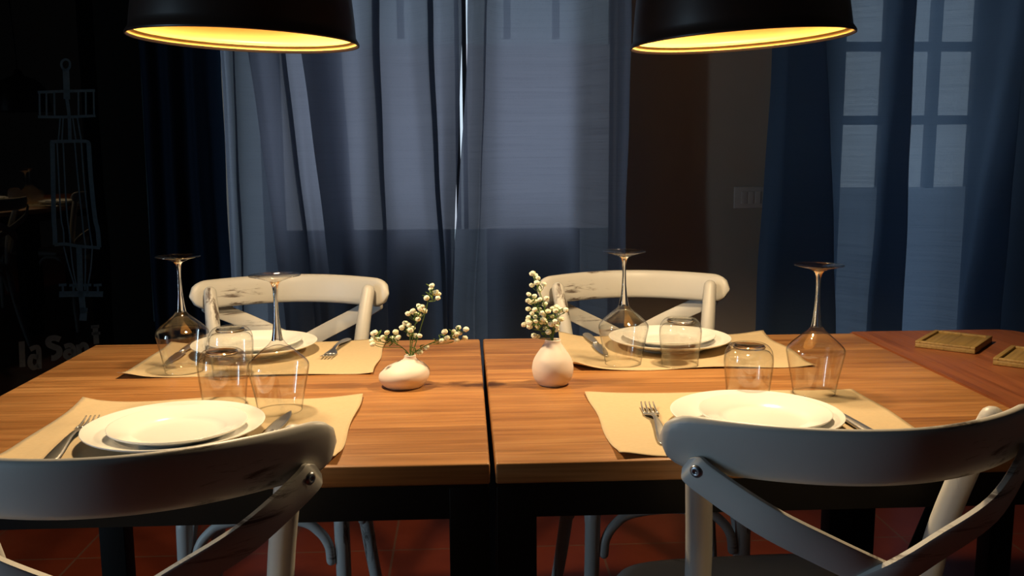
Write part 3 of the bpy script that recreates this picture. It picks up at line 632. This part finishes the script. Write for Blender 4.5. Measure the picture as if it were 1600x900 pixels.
for i, ((x, y), lab) in enumerate(WINES):
    o = wg if i == 0 else copy_tree(wg); o.location = (x, y, ZM); o.rotation_euler = (0, 0, i * 1.3); tag(o, lab, 'wine glass', 'inverted wine glasses')
def make_tumbler():
    outer = smooth_prof([(.0335, 0), (.0345, .016), (.0366, .034), (.0384, .052), (.0386, .064), (.0362, .076), (.0312, .0835), (.0262, .0868), (.023, .0875)], 5)
    inner = [(r_ - .0014, z) for r_, z in outer if z < .070] + [(.0325, .0745), (.026, .0772), (0, .0780)]
    V, F = lathe_data([(0, .0865), (.021, .0862)] + outer[::-1] + [(.0329, -.0)] + inner, 56)
    t = mesh('tumbler', V, F, M_TUMB); lathe('base', [(0, .0790), (.018, .0790), (.0245, .0802), (.0255, .0825), (.0235, .0852), (.019, .0858), (0, .0856)], M_STEM, t, 40); return t
tb = make_tumbler()
TUMBS = [((-.448, .503), 'upside-down glass tumbler on the back left placemat, between two wine glasses'), ((-.4145, .3115), 'upside-down glass tumbler behind the front left plates'),
         ((.3615, .527), 'upside-down glass tumbler on the back right placemat, in front of the plates'), ((.4175, .292), 'upside-down glass tumbler behind the front right plates')]
for i, ((x, y), lab) in enumerate(TUMBS):
    o = tb if i == 0 else copy_tree(tb)
    o.location = (x, y, ZM); tag(o, lab, 'glass', 'inverted tumblers')

# cutlery (local: +y towards the tip)
def strip(name, stations, mat, parent=None, th=.0022):
    """stations: (y, halfwidth, z)"""
    V = []; F = []
    for y, w, z in stations:
        for a, b in ((-1, -.3), (-.6, -1), (.6, -1), (1, -.3), (1, .3), (.6, 1), (-.6, 1), (-1, .3)): V.append((a * w, y, z + th / 2 + b * th / 2))
    n = len(stations)
    for i in range(n - 1):
        for k in range(8): F.append((i*8 + k, i*8 + (k+1) % 8, (i+1)*8 + (k+1) % 8, (i+1)*8 + k))
    F.append(tuple(range(8))); F.append(tuple((n-1)*8 + k for k in range(8)))
    return mesh(name, V, F, mat, parent)
def make_fork():
    r = empty('fork')
    strip('handle', [(-.192, .003, .0015), (-.190, .0075, .0012), (-.182, .0098, .0012), (-.165, .0095, .0025), (-.14, .0075, .005), (-.11, .0045, .008), (-.085, .0032, .0085), (-.068, .0038, .006), (-.058, .0085, .0035), (-.050, .0118, .0018), (-.044, .0122, .0014), (-.041, .0120, .0014)], M_STEEL, r)
    V = []; F = []
    for k in range(4):
        x = -.0099 + k * .0066
        P = catmull([(x, -.043, .0022), (x, -.028, .0022), (x * .97, -.012, .0045), (x * .93, .0, .008)], 4); n = len(P)
        tube_data(P, [.0019 * (1 - .45 * i / (n - 1)) for i in range(n)], 8, V, F)
    mesh('tines', V, F, M_STEEL, r); return r
def make_knife():
    r = empty('knife')
    strip('handle', [(-.215, .003, .001), (-.213, .0075, .001), (-.205, .0095, .0008), (-.18, .0092, .001), (-.14, .0075, .002), (-.115, .0055, .0026), (-.108, .0055, .0026)], M_STEEL, r, .0055)
    strip('blade', [(-.110, .0052, .0035), (-.104, .0095, .003), (-.08, .0105, .0025), (-.055, .0100, .002), (-.026, .0072, .0018), (-.008, .0034, .0018), (0, .0010, .0018)], M_STEEL, r, .0016)
    return r
def put(o, tip, to, z=ZM):
    d = Vector(tip) - Vector(to); o.location = (tip[0], tip[1], z); o.rotation_euler = (0, 0, math.atan2(d.y, d.x) - PI/2)
fk = make_fork(); kn = make_knife()
for i, (tip, to, lab) in enumerate([((-.586, .228), (-.571, .058), 'steel fork left of the front left plates'), ((.246, .246), (.236, .07), 'steel fork left of the front right plates'),
        ((-.301, .617), (-.283, .79), 'steel fork right of the back left plates, tines towards the camera'), ((.526, .676), (.376, .795), 'steel fork tucked under the right side of the back right plates')]):
    o = fk if i == 0 else copy_tree(fk); put(o, tip, to); tag(o, lab, 'fork', 'forks beside the plates')
for i, (tip, to, lab) in enumerate([((-.300, .252), (-.316, .06), 'steel knife right of the front left plates, blade tip showing'), ((.505, .280), (.527, .09), 'steel knife right of the front right plates'),
        ((-.592, .585), (-.592, .78), 'steel knife left of the back left plates, seen through the wine glass'), ((.237, .598), (.226, .79), 'steel knife left of the back right plates, behind the wine glass')]):
    o = kn if i == 0 else copy_tree(kn); put(o, tip, to); tag(o, lab, 'knife', 'knives beside the plates')

# ------------------------------------------------------------------ bud vases and flowers
v1p = [(0, 0), (.026, .0), (.032, .0012), (.0385, .008), (.0425, .0165), (.0420, .024), (.0365, .032), (.027, .0385), (.0175, .0430), (.0118, .0465), (.0098, .0500), (.0100, .0535)]
pp = smooth_prof(v1p, 4); full = pp + [(.0088, .0538), (.0078, .050), (.010, .044), (.0, .040)]
def offs(p): return [.012 * max(0, min(1, (z - .012) / .034)) ** 1.3 for r_, z in p]
v1 = lathe('bud_vase', full, M_VASE, seg=64, off=offs(full), loc=(-.139, .409, .75)); tag(v1, 'squat round white bud vase with flowers, on the left table', 'vase')
pp = smooth_prof([(0, 0), (.020, 0), (.0245, .0012), (.0315, .010), (.0348, .022), (.0350, .032), (.0320, .044), (.0255, .055), (.0185, .065), (.0142, .072), (.0134, .0775)], 4)
v2 = lathe('bud_vase', pp + [(.0122, .0778), (.0112, .073), (.014, .06), (0, .05)], M_VASE, seg=64, loc=(.1145, .404, .75)); tag(v2, 'pear-shaped white bud vase with flowers, on the right table', 'vase')
def blossom_mesh():
    bm = bmesh.new(); bmesh.ops.create_icosphere(bm, subdivisions=3, radius=1.0)
    rnd = random.Random(5)
    for v in bm.verts:
        p = v.co.normalized(); n_ = .5 + .5 * math.sin(p.x * 9 + 1) * math.sin(p.y * 8 + 2) * math.sin(p.z * 9)
        v.co = p * (.82 + .30 * n_ + rnd.uniform(-.07, .07)); v.co.z *= .80
    me = bpy.data.meshes.new('blossom'); bm.to_mesh(me); bm.free(); me.materials.append(M_PETAL); return me
BL = blossom_mesh()
def sprig(pts, neck, label, group, rnd, bot):
    base = Vector(neck); r = empty('flower_sprig', base); tag(r, label, 'flowers', group)
    P = [Vector(p) - base for p in pts]; top = max(P, key=lambda p: p.length)
    cen = sum(P, Vector()) / len(P); start = Vector((rnd.uniform(-.002, .002), rnd.uniform(-.002, .002), -bot))
    axis = [start, Vector((cen.x * .12, cen.y * .3, 0.006)), cen * .62 + Vector((0, 0, .004)), top * .93]
    main = catmull(axis, 8); V = []; F = []; n = len(main)
    tube_data(main, [.0011 - .0005 * i / (n - 1) for i in range(n)], 6, V, F)
    for p in P:
        q = [m_ for m_ in main if m_.z < p.z - .006 and m_.z > -.002] or [main[8]]
        b = min(q, key=lambda m_: (m_ - p).length + .6 * abs((p.z - m_.z) - .014))
        mid = (b + p) / 2 + Vector(((p.x - b.x) * .18, 0, -.002))
        tube_data(catmull([b, mid, p], 4), .00055, 5, V, F)
        for _ in range(1):   # tiny leaf-like bract
            lf = b + (p - b) * .45; tube_data(catmull([lf, lf + Vector((rnd.uniform(-.006, .006), rnd.uniform(-.004, .004), .005)), lf + Vector((rnd.uniform(-.010, .010), rnd.uniform(-.006, .006), .008))], 3), [.0006, .001, .001, .0012, .001, .0006, .0002], 5, V, F)
    mesh('stem', V, F, M_GREEN, r)
    for p in P:
        o = bpy.data.objects.new('blossom', BL); COL.objects.link(o); o.parent = r; o.location = p
        s = rnd.uniform(.0041, .0056); o.scale = (s, s, s); o.rotation_euler = (rnd.uniform(-.5, .5), rnd.uniform(-.5, .5), rnd.uniform(0, 6))
rnd = random.Random(8)
L1 = ['tall sprig of white flowers standing in the squat vase', 'second tallest sprig in the squat vase, leaning slightly left', 'short middle sprig in the squat vase, left of the tall one',
      'sprig of white flowers bending far left out of the squat vase', 'sprig of white flowers reaching right out of the squat vase', 'lowest tiny sprig at the mouth of the squat vase']
L2 = ['tallest sprig of white flowers in the pear-shaped vase', 'dense middle sprig of white flowers in the pear-shaped vase', 'sprig leaning right at mid height in the pear-shaped vase',
      'sprig leaning left and low in the pear-shaped vase', 'low right sprig of white flowers in the pear-shaped vase', 'lowest tiny sprig at the left lip of the pear-shaped vase']
for b, l in zip(BLOOMS_SQUAT, L1): sprig(b, (-.127, .409, .803), l, 'flower sprigs in the squat vase', rnd, .009)
for b, l in zip(BLOOMS_PEAR, L2): sprig(b, (.1145, .404, .827), l, 'flower sprigs in the pear-shaped vase', rnd, .022)

# ------------------------------------------------------------------ wooden trays on the end table
def tray(loc, rz, w, d, label):
    r = empty('wooden_tray', loc, rz); tag(r, label, 'tray', 'wooden trays on the narrow table')
    box('base', (-w/2, -d/2, 0), (w/2, d/2, .009), M_TRAY, r, .0015)
    bm = bmesh.new(); t = .009
    for b in ((-w/2, -d/2, w/2, -d/2 + t), (-w/2, d/2 - t, w/2, d/2), (-w/2, -d/2 + t, -w/2 + t, d/2 - t), (w/2 - t, -d/2 + t, w/2, d/2 - t)): add_box(bm, b[0], b[1], .0085, b[2], b[3], .0135, bev=.001)
    from_bm('rim', bm, M_TRAY, r, True, .6)
tray((.953, .665, .7503), .845, .143, .111, 'wooden tray with raised rim at the back of the narrow table')
tray((1.021, .502, .7503), .83, .143, .111, 'wooden tray at the right edge of the photo, nearer than the other')
